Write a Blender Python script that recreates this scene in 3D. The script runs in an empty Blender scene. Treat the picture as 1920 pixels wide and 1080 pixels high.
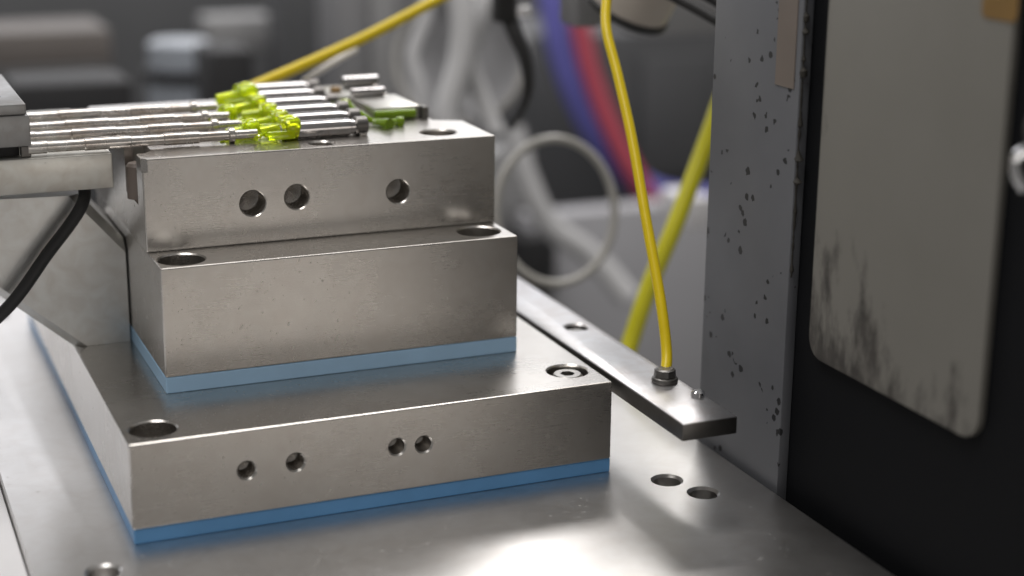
import bpy, bmesh, math, random
from mathutils import Vector, Matrix
random.seed(7)
S = 0.001                                    # everything below is written in millimetres
sc = bpy.context.scene
COL = sc.collection

# ------------------------------------------------------------------ camera
CAM = Vector((-74.58, -468.62, 180.09))
RT = Vector((0.92210658, -0.3868456, 0.0083629))
UP = Vector((0.09793462, 0.25424275, 0.96216913))
FW = Vector((0.37433711, 0.88640347, -0.27232449))
FPX = 3108.455
cd = bpy.data.cameras.new('camera'); cam = bpy.data.objects.new('camera', cd); COL.objects.link(cam)
cd.sensor_fit = 'HORIZONTAL'; cd.sensor_width = 36; cd.lens = FPX / 1920 * 36
cd.clip_start = 0.02; cd.clip_end = 60
m = Matrix((RT, UP, -FW)).transposed().to_4x4(); m.translation = CAM * S
cam.matrix_world = m
cd.dof.use_dof = True; cd.dof.focus_distance = 0.545; cd.dof.aperture_fstop = 4.9; cd.dof.aperture_blades = 7
sc.camera = cam

# ------------------------------------------------------------------ world, lamps, exposure
w = bpy.data.worlds.new('World'); sc.world = w; w.use_nodes = True
bg = w.node_tree.nodes['Background']; bg.inputs[0].default_value = (1.0, 0.97, 0.93, 1); bg.inputs[1].default_value = 0.185
sc.view_settings.view_transform = 'Standard'; sc.view_settings.look = 'None'
sc.view_settings.gamma = 1; sc.view_settings.exposure = 0; sc.view_settings.use_curve_mapping = False

def area(name, loc, target, sx, sy, power, color=(1, 1, 1)):
    d = bpy.data.lights.new(name, 'AREA'); d.shape = 'RECTANGLE'; d.size = sx * S; d.size_y = sy * S
    d.energy = power; d.color = color
    o = bpy.data.objects.new(name, d); COL.objects.link(o); o.location = Vector(loc) * S
    o.rotation_euler = (Vector(target) - Vector(loc)).to_track_quat('-Z', 'Y').to_euler()
    return o
def polar(az, el, dist, c=Vector((80, 60, 0))):
    a, e = math.radians(az), math.radians(el)
    return c + Vector((math.sin(a) * math.cos(e), math.cos(a) * math.cos(e), math.sin(e))) * dist
# long row of workshop lights behind and above the machine, out of frame; the steel tops mirror it
area('ceiling_light_row', polar(-1, 13.5, 1500), (80, 60, 0), 2200, 380, 4.5, (0.965, 0.965, 1.0))
# lamp behind on the right: throws the soft shadows of the blocks towards the camera
area('key_lamp', polar(31, 37, 1300, Vector((100, 0, 0))), (100, 0, 0), 300, 190, 3.8, (1.0, 0.97, 0.95))
area('work_lamp', (610, 1129, 560), (107, -57, -32), 200, 90, 0.2, (0.93, 0.97, 1.0))
area('overhead_lamp', (250, 450, 1300), (350, 1300, 0), 900, 600, 15.0, (1.0, 0.97, 0.94))
area('bench_fill', (-260, -160, 1000), (60, 30, 0), 500, 400, 4.5, (1.0, 0.97, 0.94))  # added overhead fill for the diffuse parts, stands for no real lamp
area('front_fill', (410, -1150, 120), (60, 40, 0), 640, 200, 0.80, (1.0, 0.92, 0.84))  # added warm fill, placed so the front faces pick up light

# ------------------------------------------------------------------ helpers
def at(px, py, D):
    """point of the place that lies D millimetres in front of the lens under a pixel of the 1920 x 1080 photograph"""
    return CAM + (FW + RT * ((px - 960) / FPX) - UP * ((py - 540) / FPX)) * D
def wloc(o):
    v = Vector((0, 0, 0))
    while o: v = v + o.location; o = o.parent
    return v / S
def tag(o, label=None, cat=None, group=None, kind=None):
    for k, v in (('label', label), ('category', cat), ('group', group), ('kind', kind)):
        if v: o[k] = v
    return o
def finish(name, bm, mat, parent=None, smooth=24):
    """bmesh in world millimetres -> one mesh object"""
    bmesh.ops.recalc_face_normals(bm, faces=bm.faces)
    xs = [v.co for v in bm.verts]
    if parent is None:
        base = Vector(((min(v.x for v in xs) + max(v.x for v in xs)) / 2, (min(v.y for v in xs) + max(v.y for v in xs)) / 2, min(v.z for v in xs)))
        loc = base
    else:
        base = wloc(parent); loc = Vector((0, 0, 0))
    for v in bm.verts: v.co = (v.co - base) * S
    me = bpy.data.meshes.new(name); bm.to_mesh(me); bm.free()
    me.materials.append(mat)
    if smooth:
        me.shade_smooth(); me.set_sharp_from_angle(angle=math.radians(smooth))
    o = bpy.data.objects.new(name, me); COL.objects.link(o); o.location = loc * S
    if parent: o.parent = parent
    return o
def empty(name, loc):
    o = bpy.data.objects.new(name, None); o.empty_display_size = 0.01; COL.objects.link(o); o.location = Vector(loc) * S
    return o
def copy_tree(o, parent=None):
    c = o.copy(); COL.objects.link(c); c.parent = parent
    for ch in list(o.children): copy_tree(ch, c)
    return c
def box(bm, x0, x1, y0, y1, z0, z1, bev=0.0, seg=1):
    r = bmesh.ops.create_cube(bm, size=1.0)
    vs = r['verts']
    for v in vs:
        v.co = Vector(((x0 + x1) / 2 + v.co.x * (x1 - x0), (y0 + y1) / 2 + v.co.y * (y1 - y0), (z0 + z1) / 2 + v.co.z * (z1 - z0)))
    if bev:
        es = list({e for v in vs for e in v.link_edges})
        bmesh.ops.bevel(bm, geom=es, offset=bev, segments=seg, affect='EDGES', profile=0.5)
    return bm
def prism(bm, pts, axis, a0, a1, bev=0.0, seg=1, edges='all'):
    """polygon extruded along an axis; pts are the two other coordinates in xyz order"""
    def P(p, a):
        return {'x': (a, p[0], p[1]), 'y': (p[0], a, p[1]), 'z': (p[0], p[1], a)}[axis]
    v0 = [bm.verts.new(P(p, a0)) for p in pts]; v1 = [bm.verts.new(P(p, a1)) for p in pts]
    n = len(pts); bm.faces.new(v0); bm.faces.new(v1)
    for i in range(n): bm.faces.new((v0[i], v0[(i + 1) % n], v1[(i + 1) % n], v1[i]))
    if bev:
        vs = set(v0 + v1); es = list({e for v in vs for e in v.link_edges})
        bmesh.ops.recalc_face_normals(bm, faces=bm.faces)
        bmesh.ops.bevel(bm, geom=es, offset=bev, segments=seg, affect='EDGES', profile=0.5)
    return bm
def frame_of(d):
    d = d.normalized(); u = d.orthogonal().normalized(); return u, d.cross(u).normalized(), d
def lathe(bm, origin, direction, prof, n=32, caps=True):
    """prof: list of (distance along direction, radius)"""
    u, v, d = frame_of(Vector(direction)); o = Vector(origin); rings = []
    for t, r in prof:
        rings.append([bm.verts.new(o + d * t + (u * math.cos(2 * math.pi * k / n) + v * math.sin(2 * math.pi * k / n)) * r) for k in range(n)])
    for a, b in zip(rings, rings[1:]):
        for k in range(n): bm.faces.new((a[k], a[(k + 1) % n], b[(k + 1) % n], b[k]))
    if caps: bm.faces.new(rings[0]); bm.faces.new(rings[-1])
    return bm
def catmull(pts, sub):
    P = [Vector(p) for p in pts]; P = [2 * P[0] - P[1]] + P + [2 * P[-1] - P[-2]]; out = []
    for i in range(1, len(P) - 2):
        for k in range(sub):
            t = k / sub; a, b, c, d = P[i - 1:i + 3]
            out.append(0.5 * (2 * b + (c - a) * t + (2 * a - 5 * b + 4 * c - d) * t * t + (3 * b - a - 3 * c + d) * t ** 3))
    out.append(P[-2]); return out
def tube(bm, pts, r, n=16, sub=8, closed=False):
    path = catmull(pts, sub) if (len(pts) > 2 and sub > 1) else [Vector(p) for p in pts]
    if closed: path = [Vector(p) for p in pts]
    N = len(path); u = None; rings = []
    for i, p in enumerate(path):
        d = (path[(i + 1) % N] - path[i - 1]) if closed else (path[min(i + 1, N - 1)] - path[max(i - 1, 0)])
        d.normalize()
        if u is None: u = d.orthogonal().normalized()
        u = (u - d * u.dot(d)).normalized(); v = d.cross(u)
        rr = r(i / max(1, N - 1)) if callable(r) else r
        rings.append([bm.verts.new(p + (u * math.cos(2 * math.pi * k / n) + v * math.sin(2 * math.pi * k / n)) * rr) for k in range(n)])
    rng = range(N) if closed else range(N - 1)
    for i in rng:
        a, b = rings[i], rings[(i + 1) % N]
        for k in range(n): bm.faces.new((a[k], a[(k + 1) % n], b[(k + 1) % n], b[k]))
    if not closed: bm.faces.new(rings[0]); bm.faces.new(rings[-1])
    return bm
def new(): return bmesh.new()
def cut(bm, cutters):
    """boolean-subtract a list of bmeshes, returns a new bmesh (helpers are removed again)"""
    def mk(b):
        bmesh.ops.recalc_face_normals(b, faces=b.faces)
        me = bpy.data.meshes.new('tmp'); b.to_mesh(me); b.free(); o = bpy.data.objects.new('tmp', me); COL.objects.link(o); return o
    o = mk(bm); cs = [mk(c) for c in cutters]
    for c in cs:
        md = o.modifiers.new('b', 'BOOLEAN'); md.operation = 'DIFFERENCE'; md.solver = 'EXACT'; md.object = c
    dg = bpy.context.evaluated_depsgraph_get(); dg.update()
    me = bpy.data.meshes.new_from_object(o.evaluated_get(dg)); r = new(); r.from_mesh(me)
    bpy.data.meshes.remove(me)
    for q in [o] + cs:
        d = q.data; bpy.data.objects.remove(q); bpy.data.meshes.remove(d)
    return r
def hole(p, direction, r, depth, ch=0.5, n=40, cone=True):
    """cutter for a drilled hole with a countersunk rim, entering the face at p along direction"""
    prof = [(-1.0, r + ch), (0.0, r + ch), (ch, r), (depth, r)]
    if cone: prof.append((depth + r * 0.55, 0.05))
    return lathe(new(), p, direction, prof, n)
def cbore(p, r1, d1, r2, d2, ch=0.5, n=48):
    return lathe(new(), p, (0, 0, -1), [(-1, r1 + ch), (0, r1 + ch), (ch, r1), (d1, r1), (d1 + 0.01, r2), (d1 + d2, r2)], n)

# ------------------------------------------------------------------ materials
def mat(name): 
    m = bpy.data.materials.new(name); m.use_nodes = True
    return m, m.node_tree.nodes, m.node_tree.links, m.node_tree.nodes['Principled BSDF']
def plain(name, col, rough=0.5, metal=0.0, var=0.15, scale=60, bump=0.0, **kw):
    m, N, L, b = mat(name)
    tc = N.new('ShaderNodeTexCoord'); nz = N.new('ShaderNodeTexNoise'); nz.inputs['Scale'].default_value = scale; nz.inputs['Detail'].default_value = 5
    L.new(tc.outputs['Object'], nz.inputs['Vector'])
    mx = N.new('ShaderNodeMix'); mx.data_type = 'RGBA'
    mx.inputs[6].default_value = (*[c * (1 - var) for c in col], 1); mx.inputs[7].default_value = (*[min(1, c * (1 + var)) for c in col], 1)
    L.new(nz.outputs['Fac'], mx.inputs[0]); L.new(mx.outputs[2], b.inputs['Base Color'])
    mr = N.new('ShaderNodeMapRange'); mr.inputs[3].default_value = max(0.03, rough - 0.08); mr.inputs[4].default_value = rough + 0.08
    L.new(nz.outputs['Fac'], mr.inputs[0]); L.new(mr.outputs[0], b.inputs['Roughness'])
    b.inputs['Metallic'].default_value = metal
    if bump:
        bp = N.new('ShaderNodeBump'); bp.inputs['Strength'].default_value = bump; bp.inputs['Distance'].default_value = 0.0004
        L.new(nz.outputs['Fac'], bp.inputs['Height']); L.new(bp.outputs[0], b.inputs['Normal'])
    for k, v in kw.items(): b.inputs[k.replace('_', ' ')].default_value = v
    return m
def steel(name, col, rough, stretch=(25, 900, 900), bump=0.25, smudge=0.12, stain=0.18, metal=1.0, scratch=0.12):
    """ground tool steel: fine grinding lines, oil smudges, faint stains"""
    m, N, L, b = mat(name)
    tc = N.new('ShaderNodeTexCoord')
    mp = N.new('ShaderNodeMapping'); mp.inputs['Scale'].default_value = stretch; L.new(tc.outputs['Object'], mp.inputs[0])
    g = N.new('ShaderNodeTexNoise'); g.inputs['Scale'].default_value = 3.0; g.inputs['Detail'].default_value = 4; g.inputs['Roughness'].default_value = 0.7
    L.new(mp.outputs[0], g.inputs['Vector'])
    s = N.new('ShaderNodeTexNoise'); s.inputs['Scale'].default_value = 17; s.inputs['Detail'].default_value = 6; s.inputs['Roughness'].default_value = 0.62
    L.new(tc.outputs['Object'], s.inputs['Vector'])
    s2 = N.new('ShaderNodeTexNoise'); s2.inputs['Scale'].default_value = 150; s2.inputs['Detail'].default_value = 4; s2.inputs['Distortion'].default_value = 0.8
    L.new(tc.outputs['Object'], s2.inputs['Vector'])
    # roughness
    mr = N.new('ShaderNodeMapRange'); mr.inputs[1].default_value = 0.3; mr.inputs[2].default_value = 0.7
    mr.inputs[3].default_value = max(0.05, rough - smudge * 0.5); mr.inputs[4].default_value = rough + smudge
    L.new(s.outputs['Fac'], mr.inputs[0])
    ad = N.new('ShaderNodeMath'); ad.operation = 'MULTIPLY_ADD'; ad.inputs[1].default_value = 0.06
    L.new(g.outputs['Fac'], ad.inputs[0]); L.new(mr.outputs[0], ad.inputs[2])
    # a few stray scratches in two directions
    last = ad
    for ang, sc_ in ((0.6, (9, 420, 420)), (-1.0, (12, 520, 520))):
        m2 = N.new('ShaderNodeMapping'); m2.inputs['Rotation'].default_value = (ang * 0.6, ang, ang * 1.3); L.new(tc.outputs['Object'], m2.inputs[0])
        m3 = N.new('ShaderNodeMapping'); m3.inputs['Scale'].default_value = sc_; L.new(m2.outputs[0], m3.inputs[0])
        n2 = N.new('ShaderNodeTexNoise'); n2.inputs['Scale'].default_value = 1.6; n2.inputs['Detail'].default_value = 2; L.new(m3.outputs[0], n2.inputs['Vector'])
        th = N.new('ShaderNodeMapRange'); th.inputs[1].default_value = 0.70; th.inputs[2].default_value = 0.76; th.inputs[4].default_value = scratch; L.new(n2.outputs['Fac'], th.inputs[0])
        a2 = N.new('ShaderNodeMath'); a2.operation = 'ADD'; L.new(last.outputs[0], a2.inputs[0]); L.new(th.outputs[0], a2.inputs[1]); last = a2
    L.new(last.outputs[0], b.inputs['Roughness'])
    # colour
    cr = N.new('ShaderNodeMapRange'); cr.inputs[1].default_value = 0.35; cr.inputs[2].default_value = 0.75
    L.new(s2.outputs['Fac'], cr.inputs[0])
    mx = N.new('ShaderNodeMix'); mx.data_type = 'RGBA'
    mx.inputs[6].default_value = (*col, 1); mx.inputs[7].default_value = (col[0] * (1 - stain * .8), col[1] * (1 - stain), col[2] * (1 - stain * 1.15), 1)
    L.new(cr.outputs[0], mx.inputs[0]); L.new(mx.outputs[2], b.inputs['Base Color'])
    b.inputs['Metallic'].default_value = metal
    bp = N.new('ShaderNodeBump'); bp.inputs['Strength'].default_value = bump; bp.inputs['Distance'].default_value = 0.00003
    L.new(g.outputs['Fac'], bp.inputs['Height']); L.new(bp.outputs[0], b.inputs['Normal'])
    return m
M = {}
M['block'] = steel('ground_steel', (0.60, 0.58, 0.555), 0.225, bump=0.12, smudge=0.06, stain=0.07)
M['table'] = steel('table_steel', (0.68, 0.67, 0.66), 0.295, stretch=(60, 500, 500), bump=0.08, smudge=0.05, stain=0.08, scratch=0.16)
M['gusset'] = steel('gusset_steel', (0.74, 0.75, 0.74), 0.30, stretch=(300, 300, 60), bump=0.2, stain=0.16)
M['bar'] = steel('slider_steel', (0.64, 0.64, 0.61), 0.30)
M['rail'] = steel('rail_steel', (0.60, 0.60, 0.615), 0.27, stretch=(700, 40, 700))
M['pin'] = steel('polished_pin', (0.66, 0.65, 0.66), 0.13, stretch=(900, 60, 60), bump=0.1, smudge=0.06)
M['rod'] = steel('worn_rod', (0.70, 0.68, 0.66), 0.22, stretch=(60, 300, 300), stain=0.35)
M['dark_steel'] = steel('dark_steel', (0.20, 0.195, 0.19), 0.35)
M['screw'] = steel('screw_steel', (0.45, 0.44, 0.42), 0.25, stretch=(300, 300, 300))
M['clamp'] = steel('clamp_steel', (0.36, 0.365, 0.37), 0.34, stain=0.2)
M['blue'] = plain('blue_spacer_plastic', (0.12, 0.33, 0.64), 0.42, var=0.2, scale=45, bump=0.3)
M['blue_lit'] = plain('lit_blue_spacer_plastic', (0.34, 0.54, 0.76), 0.42, var=0.16, scale=45, bump=0.3)  # blue lightened for the stronger light on the upper sheet
M['yellow'] = plain('yellow_tubing', (0.72, 0.54, 0.008), 0.32, var=0.08, scale=200)
M['lime'] = plain('yellow_green_tubing', (0.60, 0.56, 0.012), 0.35, var=0.08)
M['black_rubber'] = plain('black_rubber', (0.018, 0.018, 0.019), 0.5, var=0.3, scale=300, bump=0.3)
M['clearhose'] = plain('clear_hose', (0.50, 0.50, 0.51), 0.25, var=0.3, scale=20)
M['red'] = plain('red_hose_rubber', (0.36, 0.05, 0.08), 0.5)
M['bluehose'] = plain('blue_hose_rubber', (0.10, 0.10, 0.36), 0.5)
M['palehose'] = plain('pale_hose', (0.40, 0.39, 0.37), 0.35, var=0.1)
M['whiteplastic'] = plain('white_plastic', (0.75, 0.74, 0.76), 0.4, var=0.05)
M['green'] = plain('green_translucent_plastic', (0.80, 0.95, 0.015), 0.12, var=0.08, scale=250)
gb = M['green'].node_tree.nodes['Principled BSDF']; gb.inputs['Transmission Weight'].default_value = 0.7; gb.inputs['IOR'].default_value = 1.46
M['green2'] = plain('deep_green_plastic', (0.22, 0.36, 0.012), 0.2, var=0.12, scale=250)
gb = M['green2'].node_tree.nodes['Principled BSDF']; gb.inputs['Transmission Weight'].default_value = 0.35
M['frame'] = plain('black_machine_paint', (0.007, 0.0075, 0.009), 0.7, var=0.25, scale=40, bump=0.1, Specular_IOR_Level=0.12)
M['bg_dark'] = plain('dark_grey_paint', (0.080, 0.082, 0.087), 0.6, var=0.2, scale=9)
M['bg_black'] = plain('near_black_paint', (0.02, 0.02, 0.022), 0.6)
M['bg_mid'] = plain('mid_grey_paint', (0.22, 0.22, 0.228), 0.5, var=0.12, scale=12)
M['bg_light'] = plain('light_grey_paint', (0.27, 0.27, 0.275), 0.5, var=0.12, scale=12)
M['bg_bed'] = plain('pale_bed_paint', (0.40, 0.40, 0.425), 0.5, var=0.12, scale=12)
M['bg_beige'] = plain('beige_paint', (0.135, 0.121, 0.113), 0.5, var=0.12, scale=15)
M['bg_bluegrey'] = plain('blue_grey_enamel', (0.36, 0.39, 0.44), 0.35, var=0.1)
M['cup'] = plain('beige_enamel', (0.50, 0.45, 0.40), 0.4, var=0.06)
M['chrome'] = plain('chrome', (0.75, 0.75, 0.76), 0.1, metal=1.0, var=0.05)
M['drum'] = plain('satin_aluminium', (0.34, 0.34, 0.355), 0.5, metal=0.1, var=0.5, scale=14)
M['orange'] = plain('faded_orange_sticker', (0.22, 0.125, 0.03), 0.6, var=0.25)
M['brown_coat'] = plain('plain_brown', (0.17, 0.14, 0.12), 0.5, var=0.15)
M['grime'] = plain('oily_grime', (0.03, 0.027, 0.022), 0.75, var=0.4, scale=300, bump=0.5)
M['tray'] = plain('white_tray', (0.74, 0.735, 0.75), 0.35, var=0.05)

def column_mat():
    m, N, L, b = mat('chipped_grey_paint')
    tc = N.new('ShaderNodeTexCoord')
    nz = N.new('ShaderNodeTexNoise'); nz.inputs['Scale'].default_value = 16; nz.inputs['Detail'].default_value = 8; L.new(tc.outputs['Object'], nz.inputs[0])
    base = N.new('ShaderNodeMix'); base.data_type = 'RGBA'; base.inputs[6].default_value = (0.075, 0.080, 0.094, 1); base.inputs[7].default_value = (0.19, 0.195, 0.21, 1)
    L.new(nz.outputs['Fac'], base.inputs[0])
    # small dark paint chips, gathered in drifts
    dn = N.new('ShaderNodeTexNoise'); dn.inputs['Scale'].default_value = 900; L.new(tc.outputs['Object'], dn.inputs[0])
    av = N.new('ShaderNodeVectorMath'); av.operation = 'MULTIPLY_ADD'; av.inputs[1].default_value = (0.0016,) * 3; L.new(dn.outputs['Color'], av.inputs[0]); L.new(tc.outputs['Object'], av.inputs[2])
    vo = N.new('ShaderNodeTexVoronoi'); vo.inputs['Scale'].default_value = 290; vo.inputs['Randomness'].default_value = 1; L.new(av.outputs[0], vo.inputs['Vector'])
    sx = N.new('ShaderNodeSeparateColor'); L.new(vo.outputs['Color'], sx.inputs[0])
    pw = N.new('ShaderNodeMath'); pw.operation = 'POWER'; pw.inputs[1].default_value = 2.2; L.new(sx.outputs[0], pw.inputs[0])
    sz = N.new('ShaderNodeMath'); sz.operation = 'MULTIPLY'; sz.inputs[1].default_value = 0.42; L.new(pw.outputs[0], sz.inputs[0])
    lt = N.new('ShaderNodeMath'); lt.operation = 'LESS_THAN'; L.new(vo.outputs['Distance'], lt.inputs[0]); L.new(sz.outputs[0], lt.inputs[1])
    cl = N.new('ShaderNodeTexNoise'); cl.inputs['Scale'].default_value = 45; cl.inputs['Detail'].default_value = 2; L.new(tc.outputs['Object'], cl.inputs[0])
    gt = N.new('ShaderNodeMath'); gt.operation = 'GREATER_THAN'; gt.inputs[1].default_value = 0.535; L.new(cl.outputs['Fac'], gt.inputs[0])
    mu = N.new('ShaderNodeMath'); mu.operation = 'MULTIPLY'; L.new(lt.outputs[0], mu.inputs[0]); L.new(gt.outputs[0], mu.inputs[1])
    mx = N.new('ShaderNodeMix'); mx.data_type = 'RGBA'; mx.inputs[7].default_value = (0.018, 0.018, 0.02, 1)
    L.new(mu.outputs[0], mx.inputs[0]); L.new(base.outputs[2], mx.inputs[6]); L.new(mx.outputs[2], b.inputs['Base Color'])
    b.inputs['Roughness'].default_value = 0.5; b.inputs['Metallic'].default_value = 0.0
    return m
M['column'] = column_mat()
def panel_mat():
    """cream lacquer, scuffed to bare metal and grime along its lower rear corner (object space)"""
    m, N, L, b = mat('scuffed_cream_lacquer')
    tc = N.new('ShaderNodeTexCoord'); sp = N.new('ShaderNodeSeparateXYZ'); L.new(tc.outputs['Object'], sp.inputs[0])
    nz = N.new('ShaderNodeTexNoise'); nz.inputs['Scale'].default_value = 30; nz.inputs['Detail'].default_value = 3; L.new(tc.outputs['Object'], nz.inputs[0])
    base = N.new('ShaderNodeMix'); base.data_type = 'RGBA'; base.inputs[6].default_value = (0.190, 0.183, 0.162, 1); base.inputs[7].default_value = (0.225, 0.217, 0.197, 1)
    L.new(nz.outputs['Fac'], base.inputs[0])
    mp = N.new('ShaderNodeMapping'); mp.inputs['Scale'].default_value = (1, 1, 0.35); L.new(tc.outputs['Object'], mp.inputs[0])
    st = N.new('ShaderNodeTexNoise'); st.inputs['Scale'].default_value = 110; st.inputs['Detail'].default_value = 5; st.inputs['Roughness'].default_value = 0.65; L.new(mp.outputs[0], st.inputs[0])
    # distance weight: low edge (z from 0 up) and rear (positive y)
    wz = N.new('ShaderNodeMapRange'); wz.inputs[1].default_value = 0.001; wz.inputs[2].default_value = 0.048; wz.inputs[3].default_value = 0.20; wz.inputs[4].default_value = -0.14; L.new(sp.outputs['Z'], wz.inputs[0])
    wy = N.new('ShaderNodeMapRange'); wy.inputs[1].default_value = -0.03; wy.inputs[2].default_value = 0.04; wy.inputs[3].default_value = -0.16; wy.inputs[4].default_value = 0.03; L.new(sp.outputs['Y'], wy.inputs[0])
    a1 = N.new('ShaderNodeMath'); a1.operation = 'ADD'; L.new(wz.outputs[0], a1.inputs[0]); L.new(wy.outputs[0], a1.inputs[1])
    a2 = N.new('ShaderNodeMath'); a2.operation = 'ADD'; L.new(a1.outputs[0], a2.inputs[0]); L.new(st.outputs['Fac'], a2.inputs[1])
    ss = N.new('ShaderNodeMapRange'); ss.inputs[1].default_value = 0.50; ss.inputs[2].default_value = 0.68; L.new(a2.outputs[0], ss.inputs[0])
    gr = N.new('ShaderNodeMix'); gr.data_type = 'RGBA'; gr.inputs[6].default_value = (0.012, 0.011, 0.010, 1); gr.inputs[7].default_value = (0.11, 0.10, 0.09, 1)
    s3 = N.new('ShaderNodeTexNoise'); s3.inputs['Scale'].default_value = 160; L.new(tc.outputs['Object'], s3.inputs[0]); L.new(s3.outputs['Fac'], gr.inputs[0])
    mx = N.new('ShaderNodeMix'); mx.data_type = 'RGBA'; L.new(ss.outputs[0], mx.inputs[0]); L.new(base.outputs[2], mx.inputs[6]); L.new(gr.outputs[2], mx.inputs[7])
    L.new(mx.outputs[2], b.inputs['Base Color']); b.inputs['Roughness'].default_value = 0.55
    return m
M['panel'] = panel_mat()

# ------------------------------------------------------------------ the surface
ZT = -32.3                                    # table top
bm = box(new(), -31, 202.7, -330, 300, ZT - 24, ZT, 0.8, 2)
bm = cut(bm, [hole((174.5, -13.5, ZT), (0, 0, -1), 4.6, 8, 0.9), hole((180.5, -27.5, ZT), (0, 0, -1), 4.6, 8, 0.9), hole((-11.5, -14.5, ZT), (0, 0, -1), 4.6, 10, 0.9),
              hole((-11.5, 262, ZT), (0, 0, -1), 4.6, 10, 0.9)])
tag(finish('table', bm, M['table']), kind='structure')
bm = box(new(), -170, -31.4, -330, 320, ZT - 26, ZT - 3, 1.0, 2)
tag(finish('side_tray', bm, M['tray']), kind='structure')

# ------------------------------------------------------------------ the stack of steel blocks
H1, B1, B2, ZM, ZU = 27.4, 4.9, 5.55, 41.94, 73.16
bm = box(new(), 0.3, 160, 0.3, 250, ZT + 0.02, -H1, 0.3)
tag(finish('blue_spacer', bm, M['blue']), 'thin blue plastic sheet under the wide lowest steel block, on the table', 'spacer', 'blue spacer sheets')
bm = box(new(), 0, 160, 0, 250, -H1 + 0.02, 0, 0.55, 2)
cs = [hole((x, 0, z), (0, 1, 0), r, 8, 0.55) for x, z, r in ((35.5, -13.2, 2.7), (51, -12.8, 2.75), (84.2, -12.5, 2.6), (93.2, -12.9, 2.6))]
cs += [cbore((9.6, 11.5, 0), 7.2, 12, 4, 10), cbore((150.6, 15.6, 0), 7.0, 7, 4, 8)]
tag(finish('base_block', cut(bm, cs), M['block'], smooth=14), 'wide lowest ground steel block with four small holes along its front', 'steel block', 'stacked steel mould blocks')
bm = box(new(), 19.8, 142.8, 41.3, 165, 0.02, B2, 0.3)
tag(finish('blue_spacer', bm, M['blue_lit']), 'thin blue plastic sheet between the lowest and the middle steel block, its stronger light put into the colour', 'spacer', 'blue spacer sheets')
bm = box(new(), 19.8, 142.8, 41.25, 165, B2 + 0.02, ZM, 0.5, 2)
cs = [cbore((28.6, 51.2, ZM), 7.6, 14, 4, 8), cbore((132.6, 52.2, ZM), 7.4, 14, 4, 8)]
tag(finish('middle_block', cut(bm, cs), M['block'], smooth=14), 'plain middle steel block standing on the upper blue sheet', 'steel block', 'stacked steel mould blocks')
bm = prism(new(), [(19.6, 63), (143.1, 63), (143.1, 95), (133.4, 99.5), (133.4, 172), (19.6, 172)], 'z', ZM + 0.02, ZU, 0.5, 2)
cs = [hole((x, 63, z), (0, 1, 0), r, 10, 0.35) for x, z, r in ((55.7, 55.7, 4.35), (70.9, 56.7, 4.2), (106.9, 55.8, 4.15))]
cs += [hole((126.4, 75.5, ZU), (0, 0, -1), 6.3, 12, 0.6), hole((82, 70.2, ZU), (0, 0, -1), 4.2, 9, 0.6)]
# the pocket in the left end
cs += [prism(new(), [(14.5, 73), (22.5, 73), (25.5, 77), (25.5, 91), (22.5, 95), (14.5, 95)], 'z', 56, ZU + 5)]
cs += [prism(new(), [(17.5, 61), (23.2, 61), (17.5, 67.5)], 'z', ZU - 4.5, ZU + 5)]
up = tag(finish('upper_block', cut(bm, cs), M['block'], smooth=14), 'top steel block with three round holes in its front face', 'steel block', 'stacked steel mould blocks')
bm = lathe(new(), (21.6, 84, 56), (0, 0, 1), [(0, 3.6), (11.0, 3.6), (12.0, 2.8)], 32)
tag(finish('dowel', bm, M['brown_coat'], up), 'dowel standing in the end pocket, a brown reflection put into its colour')  # brown of the pocket's reflection put into the pin's colour

def socket_screw(p, r, label, hexr=0.5, h=5):
    bm = lathe(new(), (p[0], p[1], p[2] - h), (0, 0, 1), [(0, r), (h - 0.6, r), (h, r - 0.7)], 40)
    c = lathe(new(), (p[0], p[1], p[2] + 1), (0, 0, -1), [(0, r * hexr), (h * 0.8, r * hexr)], 6)
    return tag(finish('socket_screw', cut(bm, [c]), M['screw']), label, 'screw', 'socket head screws')
socket_screw((150.6, 15.6, -0.9), 5.2, 'socket head screw sunk in the right front corner of the lowest block', h=6)

# ------------------------------------------------------------------ bracket plate, slider bar, clamp, hose on the left
bm = prism(new(), [(-0.4, 0.05), (19.2, 0.05), (19.2, 37.4), (5.0, 54.3), (-60, 56.0), (-60, 52.5)], 'y', 102, 150, 0.0)
bmesh.ops.recalc_face_normals(bm, faces=bm.faces)
# broad chamfer along the slanting lower edge and the upper right corner
es = []
for e in bm.edges:
    a, b_ = e.verts[0].co, e.verts[1].co
    if abs(a.y - 102) < 0.1 and abs(b_.y - 102) < 0.1:
        k = sorted([(round(a.x), round(a.z)), (round(b_.x), round(b_.z))])
        if k == sorted([(0, 0), (-60, 52)]) or k == sorted([(19, 37), (5, 54)]): es.append(e)
bmesh.ops.bevel(bm, geom=es, offset=3.0, segments=1, affect='EDGES')
tag(finish('support_bracket', bm, M['gusset']), 'grey steel bracket plate with slanted corners left of the middle block', 'bracket')
bm = box(new(), -70, 12.8, 78, 170, 61.3, ZU - 0.2, 0.5, 2)
tag(finish('slider_bar', bm, M['bar']), 'pale steel slider plate reaching left from the top block under the rods', 'slider plate')
bm = tube(new(), [(6.5, 112, 58.8), (6.4, 101, 57.0), (4.6, 95, 53.0), (0, 94, 46.5), (-8, 94, 37), (-24, 93.5, 18), (-48, 100, 0), (-90, 112, -20)], 2.15, 18, 8)
tag(finish('black_hose', bm, M['black_rubber']), 'black rubber hose running diagonally in front of the grey bracket plate', 'hose')

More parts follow.
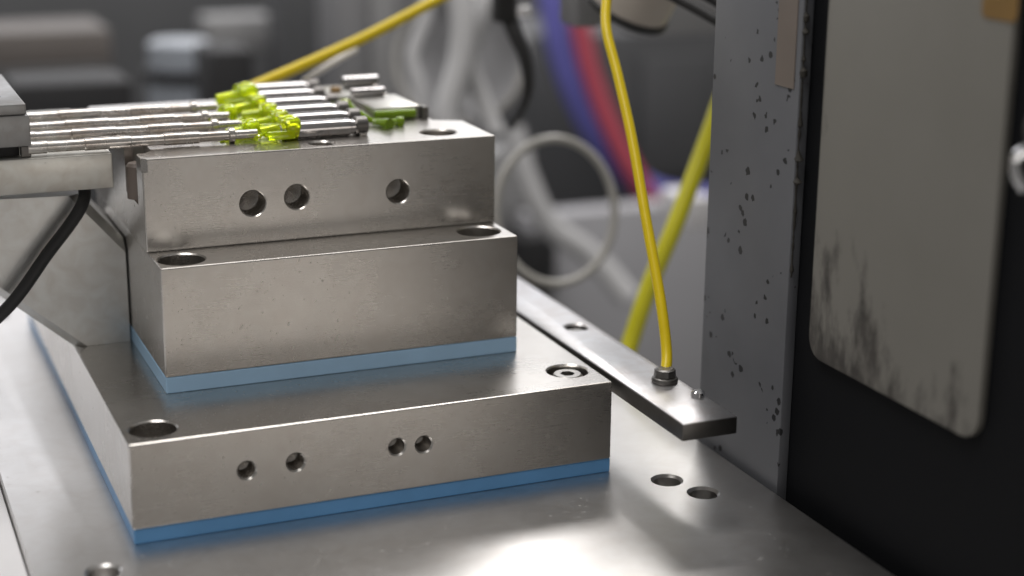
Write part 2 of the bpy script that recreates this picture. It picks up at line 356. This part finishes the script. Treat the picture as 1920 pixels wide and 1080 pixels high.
cl = empty('clamp_block', (-30, 105, ZU))
bm = box(new(), -60, -12.6, 79, 146, 76.8, 86.9, 0.4, 2)
finish('body', bm, M['clamp'], cl)
bm = box(new(), -60, -13.4, 79.6, 148, 87.0, 90.6, 0.5, 2); bm = cut(bm, [hole((-22.5, 97, 90.6), (0, 0, -1), 3, 2, 0.4)])
finish('cap_plate', bm, M['clamp'], cl)
bm = box(new(), -60, -16.0, 84, 142, ZU - 0.1, 76.75)
finish('foot', bm, M['bg_black'], cl)  # near-black filler: the dark slot's shade put into its colour
bm = box(new(), -15.9, -12.7, 80, 84, ZU - 0.1, 76.75, 0.3)
finish('foot_spacer', bm, M['dark_steel'], cl)
tag(cl, 'small grey clamp block at the left edge holding the rod ends', 'clamp')

# ------------------------------------------------------------------ rods, pins and green moulded pieces on top
rod = None
rods = [(139.5, 'rearmost of the four thin worn steel rods on the slider plate'), (118.5, 'second rearmost thin worn steel rod on the slider plate'),
        (100.5, 'third thin worn rod, just behind the front one'), (81.5, 'front thin worn steel rod nearest the camera')]
for i, (y, lab) in enumerate(rods):
    if i == 0:
        bm = lathe(new(), (-14, y, ZU + 2.6), (1, 0, 0), [(0, 2.1), (6, 2.1), (6.2, 1.9), (18, 1.9), (18.3, 2.1), (33, 2.1), (33.2, 1.85), (44, 1.85), (44.3, 2.1), (56, 2.1), (56.2, 1.7), (66, 1.7), (66.3, 2.6), (68, 2.6), (68.5, 1.6), (76, 1.6)], 20)
        rod = finish('guide_rod', bm, M['rod']); o = rod
    else:
        o = copy_tree(rod); o.location.y = y * S; o.location.x += random.uniform(-1.5, 1.5) * S
    tag(o, lab, 'rod', 'thin guide rods')
pin = None
pins = [(80.5, 76, 'front polished core pin with the dark collar at its end'), (97, 78.5, 'second polished core pin from the front'), (114, 79.5, 'third polished core pin from the front'),
        (131.5, 80.5, 'fourth polished core pin from the front'), (150, 81, 'fifth polished core pin, behind the green caps'), (167.5, 84, 'rearmost polished core pin under the yellow tube')]
for i, (y, x, lab) in enumerate(pins):
    if i == 0:
        pin = empty('core_pin', (x, y, ZU))
        finish('shaft', lathe(new(), (x - 6, y, ZU + 3.1), (1, 0, 0), [(0, 2.4), (1, 3.0), (25, 3.0), (25.3, 2.6), (27, 2.6)], 32), M['pin'], pin)
        finish('collar', lathe(new(), (x + 21, y, ZU + 3.3), (1, 0, 0), [(0, 3.1), (0.4, 3.3), (4.0, 3.3), (4.4, 2.9)], 32), M['dark_steel'], pin)
        finish('saddle', box(new(), x + 22, x + 24.6, y - 3.4, y - 0.2, ZU - 0.05, ZU + 1.2, 0.2), M['screw'], pin)
        o = pin
    else:
        o = copy_tree(pin); o.location = Vector((x, y, ZU)) * S
    tag(o, lab, 'pin', 'polished core pins')
# moulded caps: a hollow dome round the pin tip with a flange, a tab and a runner stub
def green_cap(x, y, label, s=1.0, mt='green'):
    t = empty('green_thimble', (x, y, ZU))
    c = Vector((x, y, ZU + 3.6 * s))
    prof = [(0, 1.9), (-0.3, 3.0), (0.3, 3.8), (1.4, 4.3), (2.8, 4.4), (4.2, 4.15), (5.2, 3.6), (5.7, 3.0), (5.4, 2.6), (2.0, 2.6), (0, 1.9)]
    finish('dome', lathe(new(), c, (1, 0.02, 0.06), [(a * s, r * s) for a, r in prof], 24, caps=False), M[mt], t)
    finish('flange', lathe(new(), c + Vector((-1.1, 0, 0)), (1, 0, 0), [(0, 2.0 * s), (0, 4.0 * s), (1.0, 4.0 * s), (1.0, 2.0 * s), (0, 2.0 * s)], 24, caps=False), M[mt], t)
    finish('neck', lathe(new(), c + Vector((-8 * s, 0, -0.8)), (1, 0, 0.1), [(0, 1.1), (0.3, 1.9 * s), (4, 2.1 * s), (7.2 * s, 2.3 * s)], 20), M[mt], t)
    finish('tab', box(new(), x - 6.5 * s, x + 3.2 * s, y - 4.2 * s, y - 2.8 * s, ZU + 0.1, ZU + 3.0 * s, 0.65, 3), M[mt], t)
    finish('stub', tube(new(), [c + Vector((-7 * s, -1, -1.5)), c + Vector((-9.5 * s, -3, -2.2)), c + Vector((-10.5 * s, -4.5, -2.5))], 0.8, 10, 5), M[mt], t)
    t.rotation_euler = (math.radians(random.uniform(-12, 12)), 0, math.radians(random.uniform(-22, 22))); t.scale = (random.uniform(0.95, 1.2),) * 3
    return tag(t, label, 'plastic cap', 'lime green moulded caps')
green_cap(71.5, 80.5, 'lime green translucent cap on the front pin tip', 1.0)
green_cap(72.5, 97, 'lime green translucent cap on the second pin, behind the front cap', 1.0)
green_cap(73, 114, 'lime green translucent cap in the middle of the row of five', 0.98)
green_cap(73.5, 131.5, 'lime green translucent cap second from the rear of the row', 0.98)
green_cap(73.5, 150, 'rearmost lime green cap by the foot of the yellow tube', 1.0)
green_cap(60, 88, 'lime green cap lying loose beside the front rod end', 0.7)
green_cap(61, 122, 'small lime green cap left of the row', 0.75)
# green runner and sleeve at the right
bm = tube(new(), [(104, 128, ZU + 2.2), (107.5, 121, ZU + 3.2), (108.5, 112, ZU + 1.6), (106.5, 103, ZU + 2.4), (109.5, 95, ZU + 1.6), (112.5, 88, ZU + 1.6)], lambda t: 1.5 + 0.6 * math.sin(t * 14), 14, 8)
r_ = finish('moulded_runner', bm, M['green2']); tag(r_, 'crooked dark green plastic runner lying on the top block', 'runner')
finish('bead', lathe(new(), (106.4, 122, ZU + 3.0), (0.3, 0.2, 1), [(-2.9, 0.6), (-2, 2.3), (0, 3.0), (2, 2.3), (2.9, 0.6)], 18), M['green'], r_)
finish('arm', tube(new(), [(108.6, 95, ZU + 1.6), (113, 92.5, ZU + 1.5), (117, 92, ZU + 1.5)], 1.3, 12, 5), M['green2'], r_)
finish('end_knob', lathe(new(), (116.5, 92, ZU + 1.7), (1, 0, 0), [(0, 1.2), (0.3, 1.7), (2.4, 1.7), (2.7, 1.2)], 18), M['green2'], r_)
sl = empty('ejector_slide', (124, 125, ZU))
finish('body', box(new(), 112.5, 130.5, 106, 134, ZU + 0.02, ZU + 4.6, 0.6, 2), M['bar'], sl)
finish('roller', lathe(new(), (112, 132, ZU + 6.3), (1, 0, 0), [(0, 1.2), (0.3, 1.7), (13, 1.7), (13.3, 1.2)], 24), M['pin'], sl)
finish('green_sleeve', lathe(new(), (112.2, 104.2, ZU + 2.2), (1, 0, 0), [(0, 1.2), (0.3, 1.7), (15.5, 1.7), (15.8, 1.2)], 24), M['green2'], sl)
finish('end_stop', box(new(), 130.7, 132.9, 103, 110, ZU + 0.02, ZU + 4.4, 0.3), M['dark_steel'], sl)
tag(sl, 'low steel slide with a dark green sleeve at the right of the pins', 'slide')
sb = empty('rear_slide', (118, 160, ZU))
finish('body', box(new(), 106, 130, 142, 168, ZU + 0.02, ZU + 3.6, 0.5, 2), M['bar'], sb)
finish('roller', lathe(new(), (117, 160, ZU + 6.0), (1, 0, 0), [(0, 2), (0.4, 2.5), (14.4, 2.5), (14.8, 2)], 24), M['pin'], sb)
finish('screw_head', lathe(new(), (112, 152, ZU + 3.6), (0, 0, 1), [(0, 2.2), (1.4, 2.2), (1.9, 1.6)], 20), M['orange'], sb)
tag(sb, 'steel slide with a roller at the rear of the top block', 'slide')

# ------------------------------------------------------------------ rail bar with fitting on the right
ZB = -0.15
bm = box(new(), 162.7, 182.2, -44, 248, ZB - 5.9, ZB, 0.45, 2)
bm = cut(bm, [hole((175.0, 60.8, ZB), (0, 0, -1), 4.3, 4, 0.7, cone=False), hole((176.3, -6.1, ZB), (0, 0, -1), 2.8, 5, 0.3, cone=False)])
rb = finish('rail_bar', bm, M['rail'])
finish('riser', box(new(), 164.5, 180, 150, 240, ZT + 0.02, ZB - 5.92, 0.4), M['dark_steel'], rb)
rb.data.materials.append(M['dark_steel'])           # ground top, blackened sides
for p in rb.data.polygons: p.material_index = 0 if p.normal.z > 0.3 else 1
tag(rb, 'dark edged steel rail bar lying along the right side of the lowest block', 'rail')
bm = lathe(new(), (175.0, 60.8, ZB - 3.9), (0, 0, 1), [(0, 3.7), (1.4, 3.7), (2.4, 3.1), (2.9, 1.6)], 32)
tag(finish('button_screw', bm, M['dark_steel']), 'round headed screw sunk in the rail bar behind the tube fitting', 'screw')
ft = empty('tube_fitting', (176.3, -6.1, ZB))
finish('flange', lathe(new(), (176.3, -6.1, ZB + 0.01), (0, 0, 1), [(0, 4.3), (0.9, 4.5), (1.6, 4.2), (2.1, 3.2)], 32), M['dark_steel'], ft)
bm = lathe(new(), (176.3, -6.1, ZB + 2.0), (0, 0, 1), [(0, 3.5), (0.2, 3.7), (2.4, 3.5), (2.8, 2.6)], 10)
finish('gland', bm, M['dark_steel'], ft)
tag(ft, 'small dark round fitting on the rail bar where the yellow tube enters', 'fitting')
bm = lathe(new(), (179.8, -22.5, ZB), (0, 0, 1), [(0, 2.2), (1.4, 2.2), (1.9, 1.5)], 24)
tag(finish('small_bolt', bm, M['chrome']), 'small bright bolt head on the rail bar in front of the grey column', 'bolt')
pts = [(176.3, -6.1, ZB + 1.5), at(1250, 660, 557), at(1238, 560, 562), at(1213, 420, 570), at(1185, 260, 580), at(1158, 140, 588), at(1137, 55, 594), at(1138, -10, 600), at(1143, -80, 606)]
tag(finish('yellow_tube', tube(new(), pts, 1.85, 18, 8), M['yellow']), 'golden yellow air tube rising from the rail bar fitting', 'tube', 'yellow air tubes')
pts = [at(1400, 60, 745), at(1352, 190, 740), at(1312, 300, 735), at(1262, 430, 730), at(1220, 530, 728), at(1186, 630, 726), at(1160, 720, 724), at(1150, 820, 735)]
tag(finish('yellow_tube', tube(new(), pts, 3.9, 18, 8), M['lime']), 'thicker yellow green tube crossing behind, blurred', 'tube', 'yellow air tubes')
pts = [at(940, -62, 735), at(815, 2, 712), at(700, 62, 700), at(600, 108, 690), at(480, 160, 676), at(455, 171, 673)]
tag(finish('yellow_tube', tube(new(), pts, 2.3, 18, 8), M['yellow']), 'yellow air tube slanting down onto the rear of the top block', 'tube', 'yellow air tubes')
pts = [at(668, 92, 705), at(620, 121, 698), at(570, 153, 690)]
tag(finish('white_rod', tube(new(), pts, 1.5, 14, 4), M['whiteplastic']), 'short white rod just under the slanting yellow tube', 'rod')

# ------------------------------------------------------------------ machine side on the right
ms = empty('machine_cabinet', (215, -60, -260))
bm = prism(new(), [(-215, -260), (18, -260), (18, 330), (-215, 330)], 'x', 209, 240, 1.0)
finish('side_plate', bm, M['frame'], ms)
tag(ms, 'black painted machine side wall right of the table', 'machine wall')
co = empty('upright_column', (206, -6, -240))
bm = prism(new(), [(-33.2, -240), (20.5, -240), (20.5, 330), (-33.2, 330)], 'x', 205, 208.98, 0.5, 2)
finish('face_plate', bm, M['column'], co)
bm = box(new(), 204.7, 205, -30.5, -19.5, 100, 145)
finish('brown_strip', bm, M['brown_coat'], co)  # thin brown strip set on the column face
random.seed(3); zs = [40 + 1.2 * k for k in range(110)]; rr = [random.uniform(0.15, 0.5) + (random.uniform(0.3, 1.3) if random.random() < 0.22 else 0) for _ in zs]
bm = tube(new(), [(205.9, -33.2 - 0.5 * r, z) for z, r in zip(zs, rr)], lambda t: rr[min(len(rr) - 1, int(t * (len(rr) - 1) + 0.5))], 10, 1)
finish('sealant_bead', bm, M['grime'], co)
tag(co, 'grey painted column plate with dark paint chips', 'column')
# cream panel with rounded lower corners
def rounded(y0, y1, z0, z1, r, n=8):
    pts = []
    for cy, cz, a0 in ((y1 - r, z0 + r, -90), (y1 - r, z1 - r, 0), (y0 + r, z1 - r, 90), (y0 + r, z0 + r, 180)):
        for k in range(n + 1):
            a = math.radians(a0 + 90 * k / n); pts.append((cy + r * math.cos(a), cz + r * math.sin(a)))
    return pts
bm = prism(new(), rounded(-128.5, -44.5, 17.5, 260, 7), 'x', 206.3, 208.95, 0.5, 2)
pn = finish('cream_panel', bm, M['panel']); tag(pn, 'cream lacquered panel with scuffed lower corner on the black wall', 'panel')
bm = prism(new(), rounded(-130, -116, 131.5, 150, 2, 4), 'x', 206.0, 206.25)
tag(finish('sticker', bm, M['orange']), 'faded orange sticker at the top right of the cream panel', 'sticker')
kn = empty('lever_knob', (208.9, -140, 90))
finish('boss', lathe(new(), (208.9, -150, 108), (-1, 0, 0), [(0, 9), (3, 9), (4, 8), (9, 6), (10, 5)], 32), M['dark_steel'], kn)
finish('lever', tube(new(), [(204, -147, 104), (203, -141, 101), (203, -138.5, 98), (203, -140, 94), (204, -142, 91)], 1.9, 16, 6), M['chrome'], kn)
tag(kn, 'chrome lever on a grey boss right of the cream panel', 'lever')

# ------------------------------------------------------------------ blurred things behind
def bgbox(name, px0, px1, py0, py1, D, depth, mt, bev=2.0, parent=None):
    """axis aligned box whose front lies D in front of the lens and covers these pixels"""
    c = at((px0 + px1) / 2, (py0 + py1) / 2, D); hw = (px1 - px0) / 2 * D / FPX / 0.93; hh = (py1 - py0) / 2 * D / FPX / 0.965
    return finish(name, box(new(), c.x - hw, c.x + hw, c.y, c.y + depth, c.z - hh, c.z + hh, bev, 2), M[mt], parent)
# setting
bm = box(new(), -900, 1900, 1900, 1930, -900, 420)
tag(finish('back_wall', bm, M['bg_mid']), kind='structure')
bm = box(new(), -900, 1900, 320, 1900, -930, -900)
tag(finish('floor', bm, M['bg_mid']), kind='structure')
def cabinet(name, px0, px1, py0, py1, D, depth, mt, label, cat, extra=()):
    c = at((px0 + px1) / 2, (py0 + py1) / 2, D)
    e = empty(name, (c.x, c.y, c.z - (py1 - py0) / 2 * D / FPX))
    bgbox('body', px0, px1, py0, py1, D, depth, mt, 2.5, e)
    for nm, a0, a1, b0, b1, m2 in extra: bgbox(nm, a0, a1, b0, b1, D - 8, 8, m2, 1.5, e)
    return tag(e, label, cat)
cabinet('machine_housing', 1000, 1480, 65, 400, 1620, 160, 'bg_dark', 'dark grey machine housing far behind the hoses', 'machine', [('cover', 1200, 1330, 110, 330, 'bg_dark')])
cabinet('machine_bed', 985, 1560, 385, 1000, 1420, 26, 'bg_bed', 'light grey machine bed low behind the rail bar', 'machine', [('door_panel', 1130, 1330, 440, 900, 'bg_bed'), ('dark_gap', 985, 1120, 455, 520, 'bg_dark')])
cabinet('white_box', 1286, 1338, 372, 432, 1120, 40, 'whiteplastic', 'small white box behind the crossing yellow tubes', 'box')
cabinet('grey_enclosure', 1205, 1400, -120, 62, 1000, 60, 'bg_light', 'light grey cover at the top beside the black cables', 'cover')
cabinet('beige_unit', -120, 195, 62, 138, 1350, 90, 'bg_beige', 'beige unit at the far left, out of focus', 'machine', [('lip', -120, 185, 130, 144, 'bg_dark')])
cabinet('dark_cabinet', -200, 520, -160, 420, 1700, 120, 'bg_dark', 'tall dark grey cabinet filling the far left', 'cabinet', [('panel', 60, 250, 0, 60, 'bg_mid')])
cabinet('black_block', 45, 245, 160, 330, 1050, 60, 'bg_black', 'black block just behind the rods', 'block')
cabinet('pale_panel', 392, 512, 34, 96, 1450, 40, 'bg_light', 'pale grey panel behind the yellow tube, out of focus', 'panel')
cabinet('dark_bracket', 400, 478, 100, 330, 1150, 50, 'bg_black', 'dark bracket behind the green caps', 'bracket')
cabinet('grey_post', 640, 765, -100, 420, 1300, 60, 'bg_mid', 'grey post behind the yellow tube', 'post', [('edge_strip', 700, 745, -100, 420, 'bg_light')])
cabinet('dark_beam', 540, 640, -120, 420, 1400, 60, 'bg_dark', 'dark vertical beam left of the grey post', 'beam')
# blue grey cylinder valve
c = at(338, 135, 1250); vz = empty('valve_body', c - Vector((0, 0, 40)))
q = 1250 / FPX
finish('upper_barrel', lathe(new(), c - Vector((0, 0, -8 * q)), (0, 0, 1), [(0, 58 * q), (46 * q, 58 * q), (52 * q, 50 * q)], 32), M['bg_bluegrey'], vz)
finish('band', lathe(new(), c - Vector((0, 0, 12 * q)), (0, 0, 1), [(0, 70 * q), (19 * q, 70 * q)], 32), M['bg_black'], vz)
finish('lower_barrel', lathe(new(), c - Vector((0, 0, 190 * q)), (0, 0, 1), [(0, 62 * q), (177 * q, 62 * q)], 32), M['bg_bluegrey'], vz)
tag(vz, 'pale blue grey cylinder with a dark band, out of focus', 'valve')
# round drum and hose loop
def ring_pts(cx, cy, rx, ry, D, n=48, tilt=0.0):
    q = D / FPX; c = at(cx, cy, D)
    return [c + RT * (rx * q * math.cos(2 * math.pi * k / n)) + UP * (ry * q * math.sin(2 * math.pi * k / n)) + FW * (tilt * math.cos(2 * math.pi * k / n)) for k in range(n)]
D = 1060; q = D / FPX; c = at(862, 112, D)
dr = empty('steel_drum', c - Vector((0, 0, 130 * q)))
axis = (FW + RT * 0.35 + UP * 0.1).normalized()
finish('dish', lathe(new(), c + axis * 4, axis, [(6, 3 * q), (5, 60 * q), (1, 100 * q), (-5, 122 * q), (14, 124 * q)], 48), M['drum'], dr)
finish('rim', tube(new(), ring_pts(862, 112, 121, 121, D - 6, tilt=-10), 2.0, 12, closed=True), M['palehose'], dr)
finish('spoke', tube(new(), [at(905, 242, D - 30), at(878, 218, D - 28), at(852, 196, D - 26)], 2.6, 12, 3), M['chrome'], dr)
tag(dr, 'round brushed metal drum with a pale rim behind the top block', 'drum')
bm = tube(new(), ring_pts(1042, 396, 112, 136, 800, tilt=8), 2.1, 14, closed=True)
lp = tag(finish('hose_loop', bm, M['palehose']), 'pale hose bent in a round loop right of the steel blocks', 'hose')
cabinet('grey_bracket', 905, 1000, 285, 470, 1350, 40, 'bg_light', 'grey bracket seen through the hose loop', 'bracket')
cabinet('black_pedestal', 980, 1045, 445, 560, 1320, 40, 'bg_black', 'dark foot seen in the lower part of the hose loop', 'block')
for k, (pl, r, lab) in enumerate((([(845, 300), (838, 215), (862, 120), (868, 40), (850, -40)], 8, 'broad pale clear hose hanging in front of the round drum'),
                      ([(930, 250), (905, 190), (880, 110), (900, 30), (930, -40)], 6, 'pale clear hose curving down the right side of the round drum'),
                      ([(775, 260), (790, 190), (775, 110), (800, 30), (790, -40)], 5, 'pale clear hose at the left side of the round drum'),
                      ([(960, 240), (985, 330), (1030, 420), (1110, 480), (1180, 560)], 9, 'pale clear hose passing behind the round hose loop'))):
    tag(finish('clear_hose', tube(new(), [at(x, y, 990 + 20 * k + (150 if k == 3 else 0)) for x, y in pl], r, 16, 8), M['clearhose']), lab, 'hose', 'pale clear hoses')
# black cable with clip
pts = [at(965, -60, 770), at(952, 10, 765), at(965, 60, 762), at(985, 110, 762), at(990, 165, 765), at(978, 205, 772), at(958, 240, 780)]
bk = finish('black_cable', tube(new(), pts, lambda t: 4.8 - 3.4 * t, 14, 8), M['black_rubber']); tag(bk, 'black cable hanging between the drum and the hose loop', 'cable')
a = at(945, 5, 758)
finish('clip', box(new(), a.x - 5, a.x + 5, a.y - 4, a.y + 4, a.z - 9, a.z + 14, 2.0, 3), M['black_rubber'], bk)
a = at(984, 22, 756)
finish('clip_tongue', box(new(), a.x - 3.5, a.x + 3, a.y - 1, a.y + 1, a.z - 2.5, a.z + 2.5, 0.8, 2), M['whiteplastic'], bk)
pts = [at(1076, -60, 1450), at(1084, 20, 1450), at(1098, 100, 1450), at(1122, 180, 1450), at(1156, 262, 1450), at(1200, 345, 1450), at(1250, 420, 1460)]
tag(finish('red_hose', tube(new(), pts, 9, 16, 8), M['red']), 'red hose curving down behind the yellow tube, out of focus', 'hose')
pts = [at(1022, -60, 1480), at(1036, 20, 1480), at(1056, 110, 1480), at(1086, 190, 1480), at(1130, 270, 1480), at(1185, 335, 1480), at(1250, 368, 1480), at(1340, 375, 1480)]
tag(finish('blue_hose', tube(new(), pts, 12, 16, 8), M['bluehose']), 'blue hose curving beside the red hose, out of focus', 'hose')
# hanging cup with dark rim, post and black cables at the top
D = 690; q = D / FPX; c = at(1192, -22, D); cp = empty('hanging_cup', c)
ax = (Vector((0, 0, -1)) * 0.85 + FW * 0.34 + RT * -0.42).normalized()
finish('body', lathe(new(), c - ax * 40, ax, [(0, 82 * q), (48, 82 * q)], 40), M['cup'], cp)
finish('rim', lathe(new(), c + ax * 8.1, ax, [(-0.8, 83 * q), (0, 86 * q), (2.2, 86 * q), (2.8, 80 * q)], 40), M['black_rubber'], cp)
tag(cp, 'beige cup with a shiny dark rim hanging at the top', 'cup')
cabinet('short_post', 1082, 1136, -160, 48, 720, 20, 'bg_mid', 'short grey post left of the beige cup', 'post')
for (p0, p1, lab) in (((1225, -26), (1372, 54), 'lower of the two black cables beside the grey column'), ((1275, -34), (1385, 26), 'upper of the two black cables beside the grey column')):
    tag(finish('black_cable', tube(new(), [at(*p0, 640), at((p0[0] + p1[0]) / 2, (p0[1] + p1[1]) / 2 - 2, 635), at(*p1, 630)], 2.2, 14, 5), M['black_rubber']), lab, 'cable', 'black cables at the column')
